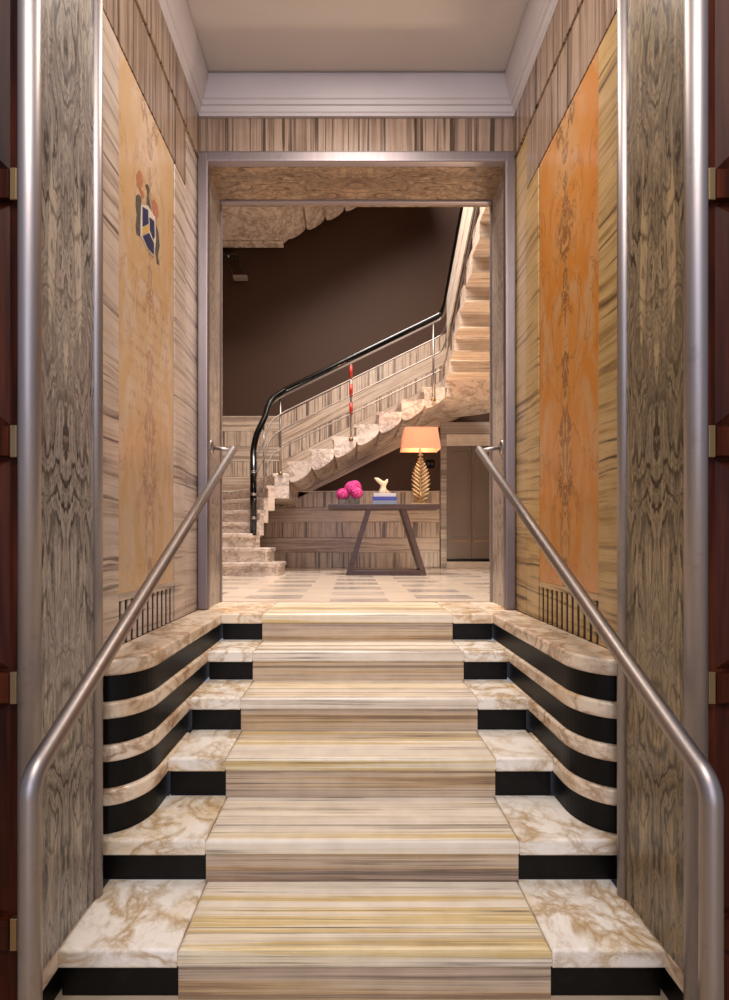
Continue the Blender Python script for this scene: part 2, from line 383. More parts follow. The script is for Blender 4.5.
def thing(name, label, cat, loc=(0, 0, 0), group=None):
    o = bpy.data.objects.new(name, None); COL.objects.link(o); o.location = loc; o['_o'] = tuple(loc)
    o.empty_display_size = .1
    return tag(o, label, cat, group)
def tag(o, label, cat, group=None):
    o['label'] = label; o['category'] = cat
    if group: o['group'] = group
    return o
def struct(o, label=None, cat=None):
    o['kind'] = 'structure'
    if label: o['label'] = label
    if cat: o['category'] = cat
    return o
def arc(c, r, a0, a1, n=10): return [(c[0]+r*math.cos(math.radians(a0+(a1-a0)*i/n)), c[1]+r*math.sin(math.radians(a0+(a1-a0)*i/n))) for i in range(n+1)]
def dup_tree(o, parent=None):
    c = o.copy(); COL.objects.link(c)
    if parent is not None: c.parent = parent
    for ch in list(o.children): dup_tree(ch, c)
    return c

# ------------------------------------------------------------------ layout numbers
WL, WR = -.978, 1.061                 # passage side walls
PL, PR = -.897, .968                  # inner faces of the front piers
D = [1.565+.302*i for i in range(6)]  # fronts of steps 1..6
Z = [-.814, -.654, -.483, -.32, -.16, 0.0]   # their heights
SL, SR = -.53, .62                    # edges of the striped runner
LL, LR = -.772, .862                  # inner edges of the curved ledges
FRONT = 1.43                          # front plane of the piers / wood panelling
DOOR0, DOOR1 = 3.27, 3.72             # doorway thickness

# ------------------------------------------------------------------ floors
struct(MB().box(-3.2, 3.2, -3.0, FRONT+.4, -1.07, -.975).build('floor_lobby', M['street']), 'stone floor of the lower lobby at foot of the steps', 'floor')
struct(MB().box(-2.6, 2.6, DOOR1, 8.4, -.2, 0).build('floor', M['hall_floor']), 'pale marble hall floor with grey banded tiles', 'floor')

# ------------------------------------------------------------------ entrance steps
st = thing('entrance_steps', 'six wide marble steps with striped centre and black side risers', 'steps', (CX, 2.3, -.975))
for i in range(6):
    z1, z0 = Z[i], Z[i]-.06
    nd = D[i+1]+.03 if i < 5 else DOOR1-.05
    MB().slab([(SL, D[i]), (SR, D[i]), (SR, nd), (SL, nd)], z0, z1, .014).build('tread', M['runner'], st)
    zr = Z[i-1] if i else -.975
    MB().box(SL, SR, D[i]+.010, D[i]+.05, zr, z0).build('riser', M['runner_riser'], st)
    if i == 0: xl, xr = PL, PR
    elif i == 1: xl, xr = WL, WR
    else: xl, xr = LL, LR
    mt = M['landing_marble'] if i == 5 else M['gold_marble']
    for a, b in ((xl, SL-.001), (SR+.001, xr)):
        MB().slab([(a, D[i]), (b, D[i]), (b, nd), (a, nd)], z0, z1, .010).build('side_tread', mt, st)
        MB().box(a, b, D[i]+.022, D[i]+.06, zr, z0, .004).build('black_riser', M['black'], st)

for a, b in ((WL+.001, LL-.001), (LR+.001, WR-.001)):
    MB().slab([(a, DOOR0-.039), (b, DOOR0-.039), (b, DOOR1-.05), (a, DOOR1-.05)], -.06, 0, .006).build('landing_corner', M['landing_marble'], st)
MB().box(WL+.001, WR-.001, DOOR1-.049, DOOR1-.001, -.06, -.002).build('threshold_strip', M['wains_h'], st)

# ------------------------------------------------------------------ curved stepped ledges
def ledge(side):
    s = -1 if side == 'left' else 1
    wall, inner = (WL, LL) if s < 0 else (WR, LR)
    t = thing('stepped_ledge', 'banded cream and black marble ledge curving under the %s orange wall panel' % ('pale' if s < 0 else 'deep'), 'ledge', (wall, 2.5, -.64))
    f0 = 1.885; r = .155
    for k in (5, 4, 3, 2):
        back = DOOR0-.04 if k == 5 else D[k]+.30
        def plan(off):
            x0, x1, y0 = wall, inner+s*off, f0+off
            w = abs(x1-x0); rx = min(r, w-.01)
            pts = []
            for j in range(13):
                a = PI/2*j/12
                cx_, cy_ = x1+s*rx, y0+r*1.25
                pts.append((cx_-s*rx*math.sin(a), cy_-r*1.25*math.cos(a)))
            P = [(x0, y0)]+pts+[(x1, back), (x0, back)]
            area = sum(P[i-1][0]*P[i][1]-P[i][0]*P[i-1][1] for i in range(len(P)))
            return P if area > 0 else P[::-1]
        MB().slab(plan(0), Z[k]-.062, Z[k], .012).build('marble_slab', M['edge_marble'], t)
        MB().prism(plan(.014), 'z', Z[k-1]+.001, Z[k]-.06, False).build('black_band', M['black'], t)
ledge('left'); ledge('right')

# ------------------------------------------------------------------ front piers, tubes, wood panelling
for s, px, mat, nm in ((-1, PL, M['pier_left'], 'left'), (1, PR, M['pier_right'], 'right')):
    xo = px+s*.36
    xf = px+s*.032
    p = MB().box(min(px, xf), max(px, xf), FRONT, 1.81, Z[0], 4.0).box(min(xf, xo), max(xf, xo), FRONT+.105, 1.81, Z[0], 4.0).build('wall_pier_'+nm, mat)
    struct(p, '%s figured marble pier between two metal tubes' % ('grey' if s < 0 else 'olive'), 'pier')
    MB().box(min(px, xf), max(px, xf), FRONT, 1.81, Z[0]-.062, Z[0], .006).build('base_slab', M['edge_marble'], p)
    xb = px+s*.015
    MB().box(min(xb, xf), max(xb, xf), FRONT+.01, 1.80, -.975, Z[0]-.062).build('base_band', M['black'], p)
    a = MB().tube([(px-s*.002, FRONT-.005, -.975), (px-s*.002, FRONT-.005, 4.0)], .0285, 32).build('trim_1' if s < 0 else 'trim_2', M['nickel'])
    struct(a, 'thick round metal tube on front edge of the %s pier' % ('grey' if s < 0 else 'olive'), 'metal tube')
    a = MB().tube([(px+s*.001, 1.805, Z[0]), (px+s*.001, 1.805, 4.0)], .0215, 28).build('trim_3' if s < 0 else 'trim_4', M['nickel'])
    struct(a, 'slim round metal tube on back edge of the %s pier' % ('grey' if s < 0 else 'olive'), 'metal tube')
    # wood panelling beyond the tube
    x_in = px+s*.034; x_out = px+s*1.6
    w = MB().box(min(x_in, x_out), max(x_in, x_out), FRONT+.012, FRONT+.10, -.975, 4.0).build('wall_front_'+nm, M['wood'])
    struct(w, 'dark red mahogany panelling beside the %s pier' % ('grey' if s < 0 else 'olive'), 'panelling')
    zs = [-.96, -.66, .03, .72, 1.44, 2.1, 2.8, 3.5]
    for k in range(len(zs)-1):
        z0, z1 = zs[k]+.05, zs[k+1]-.05
        for q in range(2):
            xa = x_in+s*(.03+q*.72); xb = xa+s*.68
            x0, x1 = min(xa, xb), max(xa, xb)
            mb = MB(); c = .05; yb, yf = FRONT+.012, FRONT-.012
            vs = [(x0, yb, z0), (x1, yb, z0), (x1, yb, z1), (x0, yb, z1), (x0+c, yf, z0+c), (x1-c, yf, z0+c), (x1-c, yf, z1-c), (x0+c, yf, z1-c)]
            mb.add(vs, [[0, 1, 5, 4], [1, 2, 6, 5], [2, 3, 7, 6], [3, 0, 4, 7], [4, 5, 6, 7], [3, 2, 1, 0]])
            mb.build('raised_panel', M['wood'], w)
        if k:
            MB().box(min(x_in, x_in+s*.02), max(x_in, x_in+s*.02), FRONT-.006, FRONT+.013, zs[k]-.045, zs[k]+.045, .003).build('brass_clip', M['brass'], w)
            MB().box(min(x_in+s*.022, x_out), max(x_in+s*.022, x_out), FRONT-.008, FRONT+.013, zs[k]-.042, zs[k]+.04, .004).build('rail', M['wood'], w)

# ------------------------------------------------------------------ passage side walls
def side_wall(s):
    wall = WL if s < 0 else WR
    nm = 'left' if s < 0 else 'right'
    zeb = M['zebra_left'] if s < 0 else M['zebra_right']
    xo = wall+s*.30
    p0, p1 = (2.153, 2.82) if s < 0 else (2.173, 2.848)
    o1 = p1+.20; zb, zt, zf = .215, 2.537, 2.882
    w = MB().box(min(wall+s*.016, xo), max(wall+s*.016, xo), 1.81, DOOR0+.1, -.96, 3.6).build('wall_'+nm, M['grout'])
    struct(w, '%s marble passage wall around the tall orange panel' % ('pale' if s < 0 else 'golden'), 'wall')
    def B(name, y0, y1, z0, z1, pr, m, b=.003):
        a, c = wall-s*pr, wall+s*.018
        return MB().box(min(a, c), max(a, c), y0, y1, z0, z1, b).build(name, m, w)
    B('stile', 1.82, p0-.002, 0.0, zt, .004, zeb)
    B('stile', p1+.014, o1, 0.0, zt+.0, .004, zeb)
    B('outer_stile', o1+.014, DOOR0-.005, 0.0, zf, 0.0, zeb)
    B('frieze_band', 1.82, o1, zt+.010, zf, .005, M['frieze'])
    B('upper_frieze', 1.82, DOOR0-.005, zf+.004, 3.2, .016, M['frieze'])
    # orange panel
    t = thing('marble_panel', 'tall pale orange marble panel bearing a coat of arms' if s < 0 else 'tall deep orange marble panel with brown lozenge veining', 'wall panel', (wall, (p0+p1)/2, zb))
    a, c = wall-s*.002, wall+s*.016
    MB().box(min(a, c), max(a, c), p0, p1, zb, zt).build('panel_face', M['sienna_left' if s < 0 else 'sienna_right'], t)
    # fluted grille under it
    g_ = thing('fluted_grille', 'fluted marble grille with dark slots under the %s orange panel' % ('pale' if s < 0 else 'deep'), 'grille', (wall, (p0+p1)/2, 0))
    MB().box(min(wall+s*.004, wall+s*.016), max(wall+s*.004, wall+s*.016), p0, p1, 0.0, zb-.001).build('slot_back', M['grout'], g_)
    n = 11; pw = (p1-p0)/n; x0 = wall+s*.004
    for k in range(n):
        ya = p0+k*pw+.030; yb = p0+(k+1)*pw
        pts = [(x0, ya)]+[(wall-s*.003*math.sin(PI*j/8), ya+(yb-ya)*j/8) for j in range(9)]+[(x0, yb)]
        MB().prism(pts, 'z', 0.0, zb-.03).build('flute', zeb, g_)
    MB().box(min(x0, wall-s*.004), max(x0, wall-s*.004), p0, p1, zb-.03, zb-.001).build('top_strip', zeb, g_)
    return t
tl = side_wall(-1); side_wall(1)

# coat of arms on the left panel: coordinates (depth y, height z) on the wall
def q(zx, zy):
    X = 120+zx/7.69; Y = 160+zy/7.69
    d = .978*510/(350-X); return (d, EYE+(540.5-Y)*d/510)
EM = [('mantling', 'mantling', [(118, 275), (140, 262), (160, 300), (152, 430), (150, 585), (122, 570), (115, 500), (125, 420), (115, 350)], .003),
      ('mantling', 'mantling', [(240, 455), (265, 470), (290, 560), (300, 660), (285, 740), (298, 805), (280, 800), (268, 700), (262, 600)], .003),
      ('helmet', 'mantling', [(190, 190), (205, 185), (222, 225), (212, 270), (235, 385), (240, 440), (222, 420), (200, 330), (205, 240)], .004),
      ('crest_plume', 'rosy', [(120, 110), (140, 78), (165, 110), (172, 165), (155, 215), (175, 250), (185, 280), (165, 295), (150, 240), (125, 190)], .003),
      ('rose_scroll', 'rosy', [(240, 310), (258, 300), (285, 360), (290, 430), (272, 465), (250, 400), (245, 350)], .003),
      ('shield', 'white_shield', [(155, 345), (205, 350), (262, 440), (268, 620), (252, 745), (200, 680), (155, 585)], .005),
      ('blue_quarter', 'blue_shield', [(163, 360), (205, 385), (208, 490), (163, 512)], .007),
      ('blue_quarter', 'blue_shield', [(216, 440), (252, 470), (256, 590), (245, 610), (220, 540)], .007),
      ('gold_bar', 'gold_band', [(163, 522), (212, 500), (212, 545), (163, 575)], .007),
      ('blue_quarter', 'blue_shield', [(164, 585), (212, 560), (250, 640), (250, 728), (205, 680)], .007)]
em = bpy.data.objects.new('coat_of_arms', None)
COL.objects.link(em); em.parent = tl; em['_o'] = tl['_o']; em['label'] = 'painted coat of arms with a blue shield'
for nm, mt, pts, th in EM:
    MB().prism([q(*p) for p in pts], 'x', WL-.001, WL+.001+th).build(nm, M[mt], em)

# ------------------------------------------------------------------ passage end wall, doorway, ceiling, cornice
zt = 2.875
we = MB().box(-1.3, 1.4, DOOR0+.03, DOOR1, zt+.03, 8.2).build('wall_end', M['grout'])
struct(we, 'passage end wall over the doorway', 'wall')
MB().box(WL+.001, WR-.001, DOOR0, DOOR0+.03, 2.93, 3.2).build('end_frieze', M['frieze'], we)
for s in (-1, 1):
    xi = -.93 if s < 0 else 1.018; xo = -2.7 if s < 0 else 2.7
    j = MB().box(min(xi+s*.02, xo), max(xi+s*.02, xo), DOOR0+.03, DOOR1, -.2, 8.2).build('wall_doorway_'+('left' if s < 0 else 'right'), M['brown'])
    struct(j, 'wall beside the doorway', 'wall')
    MB().box(min(xi, xi+s*.02), max(xi, xi+s*.02), DOOR0+.02, DOOR1, 0, zt+.02).build('marble_reveal', M['jamb'], j)
MB().box(-.95, 1.038, DOOR0+.02, DOOR1, zt, zt+.03).build('marble_soffit', M['lintel'], we)
fr = MB()
def frame(name, y0, y1, xl0, xl1, xr0, xr1, z0, z1, label):
    o = bpy.data.objects.new(name, None); COL.objects.link(o); o['_o'] = (0, 0, 0); struct(o, label, 'door frame')
    MB().box(xl0, xl1, y0, y1, 0, z1, .012).build('post', M['nickel_frame'], o)
    MB().box(xr0, xr1, y0, y1, 0, z1, .012).build('post', M['nickel_frame'], o)
    MB().box(xl1-.012, xr0+.012, y0, y1, z0, z1, .012).build('head', M['nickel_frame'], o)
frame('door_1', DOOR0-.025, DOOR0+.03, -.974, -.905, .990, 1.058, 2.855, 2.925, 'broad satin metal frame around the marble doorway')
frame('door_2', 3.64, 3.69, -.955, -.925, 1.012, 1.04, 2.862, 2.90, 'slim metal inner frame at hall side of the doorway')

struct(MB().box(-1.4, 1.5, 1.3, DOOR0+.05, 3.362, 3.5).build('ceiling', M['plaster']), 'plain pale plaster ceiling of the passage', 'ceiling')
PROF = [(0, 3.15), (.018, 3.15), (.018, 3.166), (.026, 3.172), (.03, 3.186), (.034, 3.200), (.044, 3.204), (.050, 3.226), (.058, 3.232), (.064, 3.25), (.098, 3.335), (.098, 3.352), (.0, 3.36)]
cb = MB()
path = [(WL, 1.3), (WL, DOOR0), (WR, DOOR0), (WR, 1.3)]
vs = []; fs = []
for k, (px_, py_) in enumerate(path):
    for pr, z in PROF:
        dx = pr if px_ == WL else -pr
        dy = -pr if py_ == DOOR0 else 0
        vs.append((px_+dx, py_+dy, z))
n = len(PROF)
for k in range(3):
    for i in range(n):
        j = (i+1) % n; fs.append([k*n+i, k*n+j, (k+1)*n+j, (k+1)*n+i])
cb.add(vs, fs)
struct(cb.build('trim_5', M['cornice']), 'stepped plaster cornice around the passage ceiling', 'cornice')

# ------------------------------------------------------------------ handrails
def handrail(s):
    if s < 0: x, d0, xw, d1 = -.79, 1.262, -.93, 3.45
    else: x, d0, xw, d1 = .872, 1.232, 1.018, 3.45
    t = thing('handrail', 'tubular metal handrail with bent post, beside the %s pier' % ('grey' if s < 0 else 'olive'), 'handrail', (x, d0, -.975), )
    zt0, zt1 = -.145, 1.058
    sl = (zt1-zt0)/(d1-d0)
    pts = [(x, d0, -.975), (x, d0, -.6), (x, d0, zt0-.05)]
    A = Vector((x, d0, zt0-.05)); B = Vector((x, d0, zt0)); Cc = Vector((x, d0+.045, zt0+.045*sl))
    for i in range(1, 11):
        u = i/11; pts.append(A*(1-u)**2+B*2*u*(1-u)+Cc*u*u)
    pts += [Cc, (x, (d0+d1)/2, zt0+sl*(d1-d0)/2), (x, d1, zt1)]
    MB().tube(pts, .0255, 24).build('rail_tube', M['nickel_rail'], t)
    MB().lathe([(0, 0), (.055, 0), (.055, .008), (.03, .02), (0, .02)], (x, d0, -.975)).build('base_flange', M['nickel_rail'], t)
    MB().tube([(x, d1-.03, zt1-.015), (xw, d1-.03, zt1+.01)], .013, 16).build('bracket_arm', M['nickel_rail'], t)
    fl = MB().tube([(xw, d1-.03, zt1+.01), (xw-s*.006, d1-.03, zt1+.01), (xw-s*.012, d1-.03, zt1+.01), (xw-s*.018, d1-.03, zt1+.01)], [.048, .048, .036, .018], 24)
    fl.build('wall_rosette', M['nickel_rail'], t)
handrail(-1); handrail(1)

# ------------------------------------------------------------------ hall shell
BW = 8.3
hb = MB().box(-2.7, 2.7, BW, BW+.2, -.2, 8.2).build('wall_back', M['brown']); struct(hb, 'dark brown painted back wall of the stair hall', 'wall')
struct(MB().box(-2.9, -2.6, DOOR1, BW+.2, -.2, 8.2).build('wall_hall_left', M['brown']), 'brown left side wall of the stair hall', 'wall')
struct(MB().box(2.6, 2.9, DOOR1, BW+.2, -.2, 8.2).build('wall_hall_right', M['brown']), 'brown right side wall of the stair hall', 'wall')
struct(MB().box(-2.9, 2.9, DOOR0, BW+.2, 8.2, 8.4).build('ceiling_hall', M['plaster']), 'high ceiling of the stair hall', 'ceiling')

# wainscot rows on the back wall
H = .2465
wz = thing('wainscot', 'banded brown marble wainscot on back wall, rising along the stairs', 'wainscot', (0, BW, 0))
def V(i): return M['wains_v'] if i % 2 == 0 else M['wains_h']
xd = 1.455
for i in range(5):
    MB().box(-2.59, xd, BW-.022, BW-.001, i*H+.002, (i+1)*H-.002, .002).build('stone_row', V(i), wz)
MB().box(-2.59, xd, BW-.03, BW-.001, 5*H, 5*H+.015, .003).build('capping', M['lintel_pale'], wz)
xk = -1.13
for i in range(5, 10):
    MB().box(-2.59, xk-.002, BW-.022, BW-.001, i*H+(.017 if i == 5 else .002), (i+1)*H-.002, .002).build('stone_row', V(i), wz)
slope = .50; x_end = 2.59
for r in range(6):
    zc1 = 10*H-r*H; zc0 = zc1-H
    MB().prism([(xk, zc0+.002), (x_end, zc0+.002+slope*(x_end-xk)), (x_end, zc1-.002+slope*(x_end-xk)), (xk, zc1-.002)], 'y', BW-.022, BW-.001).build('sloping_row', M['wains_v'] if r % 2 == 0 else M['wains_slope'], wz)

# far doorway
dr = bpy.data.objects.new('door_3', None); COL.objects.link(dr); dr['_o'] = (0, 0, 0); struct(dr, 'brown grey door under a pale stone head below the stairs', 'door')
x0, x1 = 1.465, 2.45
MB().box(x0, x0+.10, BW-.05, BW-.001, 0, 2.36, .006).build('jamb', M['jamb'], dr)
MB().box(x1-.1, x1, BW-.05, BW-.001, 0, 2.36, .006).build('jamb', M['jamb'], dr)
MB().box(x0+.10, x1-.1, BW-.05, BW-.001, 2.17, 2.36, .006).build('header', M['jamb'], dr)
MB().box(x0+.10, x1-.1, BW-.035, BW-.001, 1.98, 2.165, .004).build('stone_head', M['lintel_pale'], dr)
MB().box(x0+.10, x1-.1, BW-.04, BW-.001, 0, .10, .004).build('threshold', M['lintel_pale'], dr)
MB().box(x0+.10, x1-.1, BW-.025, BW-.001, .10, .145, .003).build('draught_strip', M['black'], dr)
lf = MB().box(x0+.105, 1.968, BW-.028, BW-.001, .147, 1.975, .004).build('door_leaf', M['door_grey'], dr)
MB().box(x0+.19, 1.93, BW-.034, BW-.027, .50, 1.88, .012).build('raised_panel', M['door_grey'], lf)
MB().box(x0+.19, 1.93, BW-.036, BW-.027, .425, .445, .003).build('kick_rail', M['brass'], lf)
lf = MB().box(1.974, x1-.105, BW-.028, BW-.001, .147, 1.975, .004).build('door_leaf', M['door_grey'], dr)
MB().box(2.01, x1-.19, BW-.034, BW-.027, .50, 1.88, .012).build('raised_panel', M['door_grey'], lf)
MB().box(2.01, x1-.19, BW-.036, BW-.027, .425, .445, .003).build('kick_rail', M['brass'], lf)

# ------------------------------------------------------------------ the turning staircase
RS, GO, YF, YB = .17, .309, 7.0, 8.24
cs = thing('turning_staircase', 'pale marble staircase winding up along the brown back wall', 'staircase', (0, 7.4, 0))
# first three broad steps standing on the floor
for k, (yf, xr) in enumerate(((6.36, -.86), (6.50, -1.02), (6.62, -1.235))):
    z1 = (.165, .35, .535)[k]
    P = [(-2.59, yf)]+[(xr-.09+.09*math.sin(PI/2*j/6), yf+.09-.09*math.cos(PI/2*j/6)) for j in range(7)]+[(xr, 6.9+.1*k), (-2.59, 6.9+.1*k)]
    P2 = [(a-.02 if a > -2 else a, b+.02) for a, b in P]
    MB().prism(P2, 'z', 0, z1-.05).build('riser', M['stair_marble'], cs)
    MB().slab(P, z1-.055, z1, .012).build('tread', M['stair_marble'], cs)
# winders
inn = [Vector(v) for v in ((-1.25, 6.74), (-1.205, 6.80), (-1.16, 6.86), (-1.11, 6.92), (-1.03, 6.97), (-.837, 7.0))]
def outp(j):
    th = math.radians(180-18*j); q_ = inn[j]+Vector((math.cos(th), math.sin(th)))*1.7
    return Vector((max(q_.x, -2.55), min(q_.y, YB)))
for j in range(5):
    k = 4+j; z1 = RS*k
    a, b, c_, d_ = inn[j], inn[j+1], outp(j+1), outp(j)
    n_ = (a-d_).normalized()
    fwd = Vector((n_.y, -n_.x)); 
    P = [a, b, c_, d_]
    ar = sum(P[i-1].x*P[i].y-P[i].x*P[i-1].y for i in range(4))
    if ar < 0: P = P[::-1]
    zb = 0 if j == 0 else z1-.34
    MB().prism([tuple(p) for p in P], 'z', zb, z1-.04).build('riser', M['stair_marble'], cs)
    ext = -.025
    dirv = (inn[j]-inn[min(j+1, 5)]).normalized()
    P = [a+dirv*.025, b, c_, d_+dirv*.025]
    ar = sum(P[i-1].x*P[i].y-P[i].x*P[i-1].y for i in range(4))
    if ar < 0: P = P[::-1]
    MB().slab([tuple(p) for p in P], z1-.045, z1, .008).build('tread', M['stair_marble'], cs)
def tread_profile(x0, z):
    return [(x0-.03, z), (x0+GO, z), (x0+GO, z-.075), (x0+.295, z-.13), (x0+.25, z-.18), (x0+.19, z-.225), (x0+.13, z-.26), (x0+.07, z-.285), (x0+.025, z-.285), (x0+.0, z-.245), (x0-.0, z-.17), (x0, z-.045), (x0-.03, z-.045)]
for j in range(8):
    k = 9+j; xs = -.837+GO*j
    if xs > 1.28: break
    MB().prism(tread_profile(xs, RS*k), 'y', YF, YB).build('step', M['stair_marble'], cs)
ztop = RS*16
# quarter landing and the flight that comes forward
MB().prism(arc((1.31, 7.0), 1.24, 90, 0, 12)+[(1.31, 7.0)], 'z', ztop-.3, ztop).build('quarter_landing', M['stair_marble'], cs)
for j in range(10):
    ys = YF-GO*j; z = ztop+RS*(j+1)
    prof = [(ys+.03, z), (ys-GO, z), (ys-GO, z-.075), (ys-GO+.012, z-.09), (ys-GO+.012, z-.235), (ys-GO+.03, z-.25), (ys, z-.245), (ys, z-.045), (ys+.03, z-.045)]
    MB().prism(prof, 'x', 1.31, 2.55).build('step', M['stair_stripe'], cs)

# upper storey flight seen from below
us = thing('upper_staircase', 'underside of the next marble landing and flight at the hall top', 'staircase', (-1.5, 7.6, 5.2))
MB().box(-2.59, -1.12, 6.9, YB-.16, 5.2, 5.45, .01).build('landing_slab', M['stair_marble'], us)
MB().box(-2.59, -1.07, YB-.15, YB, 5.17, 5.45, .008).build('edge_beam', M['stair_marble'], us)
MB().prism([(-1.12, 5.2), (-.98, 5.32), (-.98, 5.5), (-1.12, 5.45)], 'y', 6.9, YB).build('haunch', M['stair_marble'], us)
for j in range(7):
    MB().prism(tread_profile(-1.02+GO*j, 5.60+.15*j), 'y', 7.0, YB).build('step', M['stair_marble'], us)

# ------------------------------------------------------------------ balustrade
bl = thing('stair_balustrade', 'black handrail balustrade with slim steel bars along the turning staircase', 'balustrade', (-1.26, 6.68, .51))
nw = Vector((-1.265, 6.68, 0))
newel = MB().tube([(nw.x, nw.y, .51), (nw.x, nw.y, .57)], .040, 20).add([], []).tube([(nw.x, nw.y, .57), (nw.x, nw.y, 1.62)], .043, 20).build('newel_post', M['black_rail'], bl)
for zz in (.72, .74, 1.03, 1.05, 1.32, 1.34):
    MB().tube([(nw.x, nw.y, zz), (nw.x, nw.y, zz+.010)], .0475, 20).build('steel_ring', M['steel'], newel)
def cat(P, n=8):
    out = []
    P = [Vector(p) for p in P]
    for i in range(len(P)-1):
        p0, p1, p2, p3 = P[max(i-1, 0)], P[i], P[i+1], P[min(i+2, len(P)-1)]
        for k in range(n):
            t = k/n; out.append(.5*((2*p1)+(p2-p0)*t+(2*p0-5*p1+4*p2-p3)*t*t+(3*p1-p0-3*p2+p3)*t**3))
    return out+[P[-1]]
def railpath(dz, s0=1.0):
    lo = [(nw.x, nw.y, 1.60+dz*s0), (nw.x+.01, nw.y+.01, 1.70+dz), (-1.22, 6.72, 1.86+dz), (-1.135, 6.8, 2.09+dz), (-1.10, 6.85, 2.24+dz), (-1.04, 6.91, 2.37+dz), (-.88, YF-.03, 2.50+dz)]
    hi = [(1.18, YF-.03, 3.50+dz), (1.25, YF-.045, 3.545+dz), (1.29, YF-.12, 3.63+dz), (1.295, YF-.22, 3.71+dz)]
    end = [(1.295, 4.0, 3.71+.55*(YF-.22-4.0)+dz)]
    return cat(lo, 6)+cat(hi, 6)+end
MB().tube(railpath(0), .040, 16).build('handrail', M['black_rail'], bl)
MB().bar(railpath(-.062), .03, .024).build('under_rail', M['steel'], bl)
for h in (-.29, -.51, -.76):
    MB().tube(railpath(h, 1), .0105, 8).build('bar', M['steel'], bl)
def rz(x): return 2.50+(x+.88)*(1.0/2.06)
for x in (-.95, .014, 1.14):
    po = MB().tube([(x, YF-.03, rz(x)-1.10), (x, YF-.03, rz(x)-.05)], .014, 12).build('post', M['steel'], bl)
    MB().lathe([(0, 0), (.03, 0), (.03, .03), (.016, .05), (0, .05)], (x, YF-.03, rz(x)-1.13), 12).build('foot', M['brass'], po)
    if abs(x) < .1:
        for za, zb in ((.10, .27), (.36, .52), (.61, .77)):
            sl_ = MB().tube([(x, YF-.03, rz(x)-zb), (x, YF-.03, rz(x)-za)], .024, 12).build('red_sleeve', M['red'], po)
MB().tube([(-1.15, 6.80, 1.0), (-1.15, 6.80, 2.0)], .012, 12).build('post', M['steel'], bl)
for y in (6.55, 5.75, 4.95):
    zz = 3.71+.55*(YF-.22-y)
    MB().tube([(1.295, y, zz-.95), (1.295, y, zz-.05)], .012, 12).build('post', M['steel'], bl)
for a, b in ((.08, .34), (.37, .62)):
    pts = [(6.75, 3.727), (4.0, 3.727+.55*2.75)]
    MB().prism([(pts[0][0], pts[0][1]-b), (pts[1][0], pts[1][1]-b), (pts[1][0], pts[1][1]-a), (pts[0][0], pts[0][1]-a)], 'x', 1.28, 1.296).build('infill_panel', M['lintel_pale'], bl)

# ------------------------------------------------------------------ console table and what stands on it
TY = 6.6; TT = .90
ct = thing('console_table', 'dark wood console table with splayed trapezoid base', 'table', (.45, TY, 0))
MB().box(-.272, 1.135, TY-.2, TY+.2, TT-.06, TT, .005).build('tabletop', M['walnut'], ct)
for (xb, xt, s) in ((-.052, .205, 1), (.972, .712, -1)):
    MB().prism([(xb, 0), (xb+s*.066, 0), (xt+s*.066, TT-.06), (xt, TT-.06)], 'y', TY-.16, TY+.16).build('leg', M['walnut'], ct)
MB().box(.02, .90, TY-.16, TY+.16, .0, .065, .004).build('floor_bar', M['walnut'], ct)

# lamp
LX = .906
lp = thing('table_lamp', 'gold fern leaf table lamp with glowing rectangular shade', 'lamp', (LX, TY, TT))
MB().box(LX-.125, LX+.135, TY-.08, TY+.08, TT, TT+.018, .004).build('base', M['gold'], lp)
lb = MB()
zs0, zs1 = TT+.018, 1.60
MB().tube([(LX, TY, zs0), (LX+.006, TY, zs0+.2), (LX, TY, 1.3), (LX+.004, TY, 1.62)], [.016, .014, .010, .007], 10).build('stem', M['gold'], lp)
n = 13
for k in range(n):
    z = zs0+.02+(1.54-zs0-.02)*k/(n-1)
    u = k/(n-1)
    ln = .03+.135*math.sin(PI*min(1, .24+.80*u))**1.1 if u < .9 else .045
    for s in (-1, 1):
        mb = MB(); a = math.radians(38+14*u)
        dirv = Vector((s*math.cos(a), -.12, math.sin(a))); wv = Vector((-s*math.sin(a), 0, math.cos(a)))
        vs = []; m = 7
        for j in range(m):
            t = j/(m-1); w = .024*math.sin(PI*min(.98, .12+.86*t))+.001
            c_ = Vector((LX+.004, TY, z))+dirv*ln*t+Vector((0, -.03*t*t, -.02*t*t))
            vs += [c_-wv*w+Vector((0, .004, 0)), c_+Vector((0, -.008, 0)), c_+wv*w+Vector((0, .004, 0)), c_+Vector((0, .010, 0))]
        fs = []
        for j in range(m-1):
            for e in range(4): fs.append([j*4+e, j*4+(e+1) % 4, (j+1)*4+(e+1) % 4, (j+1)*4+e])
        fs += [[3, 2, 1, 0], [m*4-4, m*4-3, m*4-2, m*4-1]]
        mb.add(vs, fs, True); mb.build('leaflet', M['gold'], lp)
zb, zt_ = 1.61, 1.885; bw, tw, bd, td = .245, .205, .16, .13
sv = []
for z, w, d_ in ((zb, bw, bd), (zt_, tw, td)):
    for i_ in (0, .006): sv += [(LX-w+i_, TY-d_+i_, z), (LX+w-i_, TY-d_+i_, z), (LX+w-i_, TY+d_-i_, z), (LX-w+i_, TY+d_-i_, z)]
sf = []
for e in range(4):
    f_ = (e+1) % 4
    sf += [[e, f_, 8+f_, 8+e], [4+f_, 4+e, 12+e, 12+f_], [e, 4+e, 4+f_, f_], [8+e, 8+f_, 12+f_, 12+e]]
MB().add(sv, sf).build('lamp_shade', M['shade'], lp)
MB().ball((LX, TY, 1.70), .035).build('bulb', M['bulb'], lp)
MB().tube([(LX, TY, 1.60), (LX, TY, 1.67)], .012, 10).build('socket', M['gold'], lp)

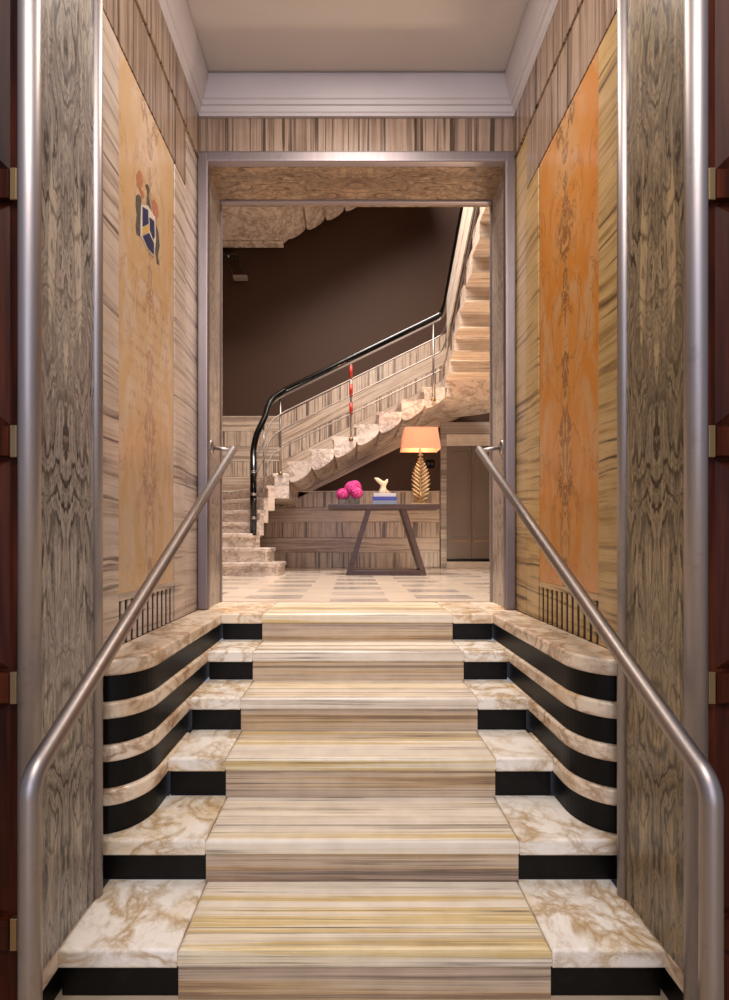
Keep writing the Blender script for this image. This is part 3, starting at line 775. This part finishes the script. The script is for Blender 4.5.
# books
bk = [(.285, .600, .052, 'book_grey', 'blue grey hardback at the bottom of the book pile'), (.288, .596, .05, 'book_blue', 'deep blue hardback in middle of the book pile'), (.300, .585, .045, 'book_white', 'pale grey hardback on top of the pile under the figurine')]
z = TT
for xa, xb, h, m, lab in bk:
    b = thing('book', lab, 'book', ((xa+xb)/2, TY, z), 'books piled on the console table')
    MB().box(xa+.008, xb-.004, TY-.106, TY+.106, z+.005, z+h-.005).build('page_block', M['page'], b)
    cv = MB().box(xa, xb, TY-.115, TY+.115, z, z+.005, .001).box(xa, xb, TY-.115, TY+.115, z+h-.005, z+h, .001).box(xa, xb, TY-.117, TY-.108, z+.001, z+h-.001, .003)
    cv.build('cover', M[m], b)
    z += h
# figurine on the pile
fx = .40
bm_ = MB()
prof = [(0, 0), (.052, 0), (.058, .02), (.05, .05), (.036, .085), (.04, .11), (.046, .135), (.03, .16), (.0, .168)]
fig = MB().lathe(prof, (fx+.03, TY, z), 20)
fig.tube([(fx+.03, TY, z+.12), (fx-.01, TY-.01, z+.155), (fx-.05, TY-.02, z+.185), (fx-.085, TY-.025, z+.20)], [.03, .03, .024, .006], 12)
fig.tube([(fx+.045, TY, z+.12), (fx+.075, TY-.01, z+.165), (fx+.085, TY-.015, z+.19)], [.026, .02, .004], 12)
fig.tube([(fx+.06, TY, z+.03), (fx+.09, TY, z+.02), (fx+.12, TY, z+.008)], [.03, .02, .006], 10)
tag(fig.build('figurine', M['cream'], None, (fx, TY, z)), 'small cream figurine with pointed ear-like tips standing on the books', 'figurine')

# vases with hydrangeas
def hydrangea(c, r, par):
    mb = MB().ball(c, r*.78)
    n = int(60+900*r)
    for i in range(n):
        ph = math.acos(1-2*(i+.5)/n); th = PI*(1+5**.5)*i
        d_ = Vector((math.cos(th)*math.sin(ph), math.sin(th)*math.sin(ph), math.cos(ph)))
        if d_.z < -.75: continue
        p = Vector(c)+d_*r*(.86+.14*random.random())
        a = d_.orthogonal().normalized(); a.rotate(Matrix.Rotation(random.random()*6, 3, d_)); b = d_.cross(a)
        R = .017
        for e in range(4):
            u = a*math.cos(e*PI/2)+b*math.sin(e*PI/2); w = a*math.cos(e*PI/2+PI/2)+b*math.sin(e*PI/2+PI/2)
            vs = [p, p+(u+w*.75)*R*.6+d_*.004, p+u*R*1.25+d_*.002, p+(u-w*.75)*R*.6+d_*.004, p-d_*.004]
            mb.add(vs, [[0, 1, 2, 3], [4, 3, 2, 1], [0, 3, 4], [0, 4, 1]], True)
    return mb.build('flower_head', M['pink'], par)
for (vx, r, heads, lab, lab2) in ((-.095, .062, [(-.095, TY-.02, TT+.135, .082)], 'round clear glass vase under the smaller pink bloom', 'single low pink hydrangea bloom in the table-end vase'),
                                  (.062, .066, [(.02, TY, TT+.215, .095), (.085, TY-.05, TT+.15, .078), (.06, TY+.03, TT+.24, .085)], 'round clear glass vase under the taller pink blooms', 'tall clustered pink hydrangea blooms beside the single low bloom')):
    R = r
    v = MB().lathe([(0, .0), (R*.7, 0), (R*.95, .02), (R, .05), (R*.88, .085), (R*.8, .10), (R*.76, .10), (R*.83, .083), (R*.94, .05), (R*.88, .024), (R*.6, .008), (0, .008)], (vx, TY-.01, TT), 24).build('vase', M['glass'], None, (vx, TY-.01, TT))
    tag(v, lab, 'vase', 'glass vases on the console table')
    f = thing('hydrangea_bouquet', lab2, 'flowers', (vx, TY-.01, TT+.012), 'pink hydrangeas on the console table')
    for hx, hy, hz, hr in heads:
        hydrangea((hx, hy, hz), hr, f)
        MB().tube([(vx+(hx-vx)*.1, TY-.01, TT+.012), (vx+(hx-vx)*.4, TY-.01, TT+.08), (hx, hy, hz)], .005, 8).build('stem', M['leafgreen'], f)
    for k in range(3):
        a = k*2.1+.4; b0 = Vector((vx, TY-.01, TT+.06)); d_ = Vector((math.cos(a)*.05, math.sin(a)*.05, .05))
        sd = Vector((-math.sin(a), math.cos(a), 0))*.022
        MB().add([b0, b0+d_*.5+sd, b0+d_, b0+d_*.5-sd, b0+d_*.5+Vector((0, 0, -.006))], [[0, 1, 2, 3], [0, 4, 1], [1, 4, 2], [2, 4, 3], [3, 4, 0]], True).build('leaf', M['leafgreen'], f)

# switch plate and wall fixture
sp = thing('switch_plate', 'small black switch plate on brown wall right of the lamp', 'switch', (1.305, BW, 1.69))
MB().box(1.235, 1.375, BW-.012, BW-.0005, 1.62, 1.755, .004).build('plate', M['black_rail'], sp)
for dx in (-.03, .03):
    MB().box(1.305+dx-.018, 1.305+dx+.018, BW-.018, BW-.011, 1.665, 1.71, .003).build('rocker', M['dark_metal'], sp)
wl = thing('wall_light', 'slim dark rectangular wall light high on the brown wall', 'wall light', (-1.9, BW, 4.9))
xa, za = -2.03, 5.0
MB().box(xa-.02, xa+.22, BW-.16, BW-.001, za+.0, za+.03, .004).build('bracket', M['dark_metal'], wl)
MB().ball((xa+.09, BW-.17, za-.03), .026).build('swivel', M['steel'], wl)
MB().tube([(xa+.0, BW-.15, za), (xa+.18, BW-.15, za-.34)], .008, 8).build('arm', M['dark_metal'], wl)
MB().tube([(xa+.20, BW-.15, za), (xa+.38, BW-.15, za-.34)], .008, 8).build('arm', M['dark_metal'], wl)
MB().box(xa+.17, xa+.39, BW-.20, BW-.10, za-.385, za-.335, .006).build('lamp_head', M['glow'], wl)

# ------------------------------------------------------------------ lights
def area(name, loc, target, size, energy, col, sy=None, spread=180):
    l = bpy.data.lights.new(name, 'AREA'); l.energy = energy; l.color = col[:3]; l.size = size
    if sy: l.shape = 'RECTANGLE'; l.size_y = sy
    l.spread = math.radians(spread)
    o = bpy.data.objects.new(name, l); COL.objects.link(o); o.location = loc
    o.rotation_euler = (Vector(target)-Vector(loc)).to_track_quat('-Z', 'Y').to_euler(); return o
WARM = (1.0, .88, .78); SOFT = (1.0, .91, .86); DAY = (.74, .78, 1.0)
area('lobby_ceiling_light', (.05, -.9, 3.9), (.05, 1.9, -.2), 2.2, 165, SOFT)
area('street_daylight', (.05, -2.9, .9), (.05, 3, .3), 3.0, 66, DAY, 3.2)
area('passage_downlight', (.05, 2.3, 3.33), (.05, 2.3, 0), .5, 26, WARM)
area('hall_ceiling_light', (-.3, 5.2, 8.1), (-.3, 5.6, 0), 2.2, 850, SOFT)
area('hall_fill_light', (.3, 4.9, 4.6), (.3, 6.2, 0), 1.6, 58, WARM)  # unseen fill light added to brighten the stair hall, not an actual pendant
def point(name, loc, e, col, r=.05):
    l = bpy.data.lights.new(name, 'POINT'); l.energy = e; l.color = col; l.shadow_soft_size = r
    o = bpy.data.objects.new(name, l); COL.objects.link(o); o.location = loc; return o
point('lamp_bulb_light', (LX, TY, 1.78), 17, (1.0, .62, .32), .04)
area('stair_uplight', (1.75, 5.2, .05), (1.8, 6.0, 3.2), .4, 60, (1.0, .74, .52))

w = bpy.data.worlds.new('World'); SC.world = w; w.use_nodes = True
bg = w.node_tree.nodes['Background']; bg.inputs[0].default_value = (.60, .60, .72, 1); bg.inputs[1].default_value = .45

# ------------------------------------------------------------------ camera
cam = bpy.data.cameras.new('camera'); co = bpy.data.objects.new('camera', cam); COL.objects.link(co)
co.location = (0, 0, EYE); co.rotation_euler = (PI/2, 0, 0)
cam.sensor_fit = 'HORIZONTAL'; cam.sensor_width = 36; cam.lens = 36*510/729
cam.shift_x = (364.5-350)/729; cam.shift_y = 40.5/729; cam.clip_start = .02
SC.camera = co
for o in bpy.data.objects:
    if '_o' in o: del o['_o']
vs_ = SC.view_settings
vs_.view_transform = 'Standard'; vs_.look = 'None'; vs_.gamma = 1; vs_.use_curve_mapping = False; vs_.exposure = 0.0
SC.cycles.use_denoising = True; SC.cycles.max_bounces = 8
